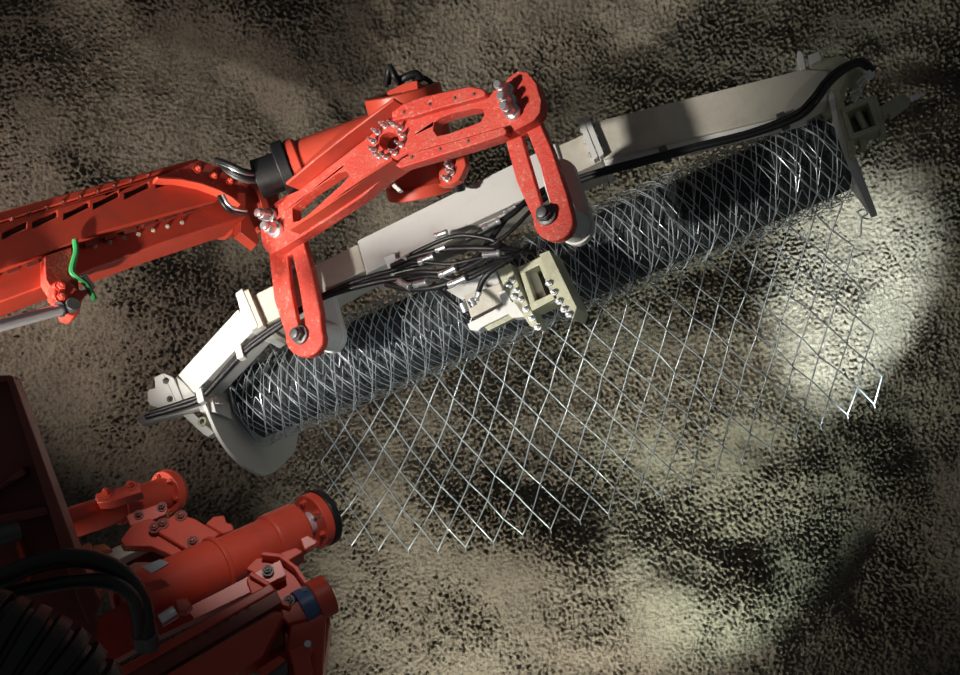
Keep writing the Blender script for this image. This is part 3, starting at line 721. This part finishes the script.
# hoses in front
for lab, r, keys in (
    ('thick black hose arching highest in front of the dark red post', .021, [(-40, 592, 2.1), (0, 579, 2.12), (35, 564, 2.15), (75, 558, 2.18), (108, 565, 2.22), (130, 582, 2.26), (143, 606, 2.32), (147, 632, 2.38)]),
    ('thinner black hose running just below the highest hose arch', .016, [(-40, 602, 2.12), (0, 595, 2.14), (40, 587, 2.16), (80, 581, 2.18), (112, 583, 2.2), (132, 597, 2.25), (138, 618, 2.32), (140, 634, 2.38)])):
    h = thing('hydraulic_hose', lab, 'hose', at(140, 634, 2.38), 'black hoses at the lower left')
    hose(keys, r, RUBBER_BLACK, h, 'rubber_cover', 14)
    a, b = at(*keys[-1]), at(keys[-1][0] + 3, keys[-1][1] + 14, 2.42)
    MB().cyl(a, b, r * 1.15, n=16).build('ferrule', STEEL, h, .003)
ch = thing('corrugated_hose', 'thick black corrugated hose in the bottom left corner', 'hose', at(40, 660, 2.0))
pts = smooth([at(*k) for k in ((-130, 640, 1.95), (-60, 634, 1.95), (-5, 648, 1.96), (42, 672, 1.98), (80, 712, 2.0), (110, 770, 2.02))], 36)
MB().tube(pts, .09, 28, lambda i: .098 + .010 * (1 if (i % 12) < 8 else -.6) * min(1, 1), True).build('corrugated_cover', RUBBER_BLACK, ch, .003, 50)

# ------------------------------------------------------------------ lights
def spot(name, p, tgt, energy, size, col, blend=.5, radius=.05):
    l = bpy.data.lights.new(name, 'SPOT'); l.energy = energy; l.spot_size = math.radians(size); l.spot_blend = blend; l.shadow_soft_size = radius; l.color = col
    o = bpy.data.objects.new(name, l); COL.objects.link(o); o.location = p
    o.rotation_euler = (Vector(tgt) - Vector(p)).to_track_quat('-Z', 'Y').to_euler(); return o
spot('work_lamp_boom', (-3.4, 1.4, -.5), at(280, 240, 4.0), 1250, 33, (1, .95, .88), .5, .16)
spot('work_lamp_lower', (-1.9, 1.2, -1.6), at(90, 262, 3.8), 650, 30, (1, .93, .84), .6, .05)
spot('added_spot_wall', (-.7, 4.5, -3.1), at(560, 520, 6.1), 520, 84, (1, .99, .88), .9, .05)  # added out of view to graze the wall and bring out its texture
spot('added_spot_low', (.2, 4.7, -2.7), at(650, 585, 6.1), 110, 50, (1, .97, .85), .9, .05)  # added for the beige wash along the lower wall
spot('added_spot_carrier', (.9, .3, -.9), at(430, 375, 4.6), 170, 24, (.90, .98, 1), .8, .05)  # added fill for the roll, drive bracket and left guard
spot('added_spot_beam', (1.9, .3, .5), at(725, 85, 4.2), 26, 15, (1, .98, .86), .9, .05)  # added weak fill for the right half of the beam
spot('work_lamp_white', (1.7, 3.0, -2.6), at(850, 290, 6.0), 4200, 17, (.84, .98, 1), .9, .03)
spot('added_spot_right', (1.0, 4.6, -2.9), at(740, 410, 6.1), 430, 50, (.80, 1, .86), .9, .03)  # added for the greenish wash on the right of the wall
spot('added_spot_left', (-3.7, 4.7, -.2), at(160, 230, 6.1), 190, 90, (1, .86, .78), .8, .06)  # added for a weak warm wash on the left of the wall
spot('work_lamp_rig', (-.3, .8, 1.3), at(262, 500, 2.95), 150, 19, (1, .93, .88), .8, .04)
wd = bpy.data.worlds.new('tunnel_dark'); bpy.context.scene.world = wd; wd.use_nodes = True
wd.node_tree.nodes['Background'].inputs['Color'].default_value = (.9, .95, 1, 1); wd.node_tree.nodes['Background'].inputs['Strength'].default_value = .055

# ------------------------------------------------------------------ camera and view
cam = bpy.data.cameras.new('camera'); cam.sensor_width = 36; cam.lens = FPX / 960 * 36; cam.clip_start = .05
co = bpy.data.objects.new('camera', cam); COL.objects.link(co); co.rotation_euler = (PI / 2, 0, 0)
sc = bpy.context.scene; sc.camera = co
vs = sc.view_settings; vs.view_transform = 'Standard'; vs.look = 'None'; vs.gamma = 1; vs.use_curve_mapping = False; vs.exposure = 0
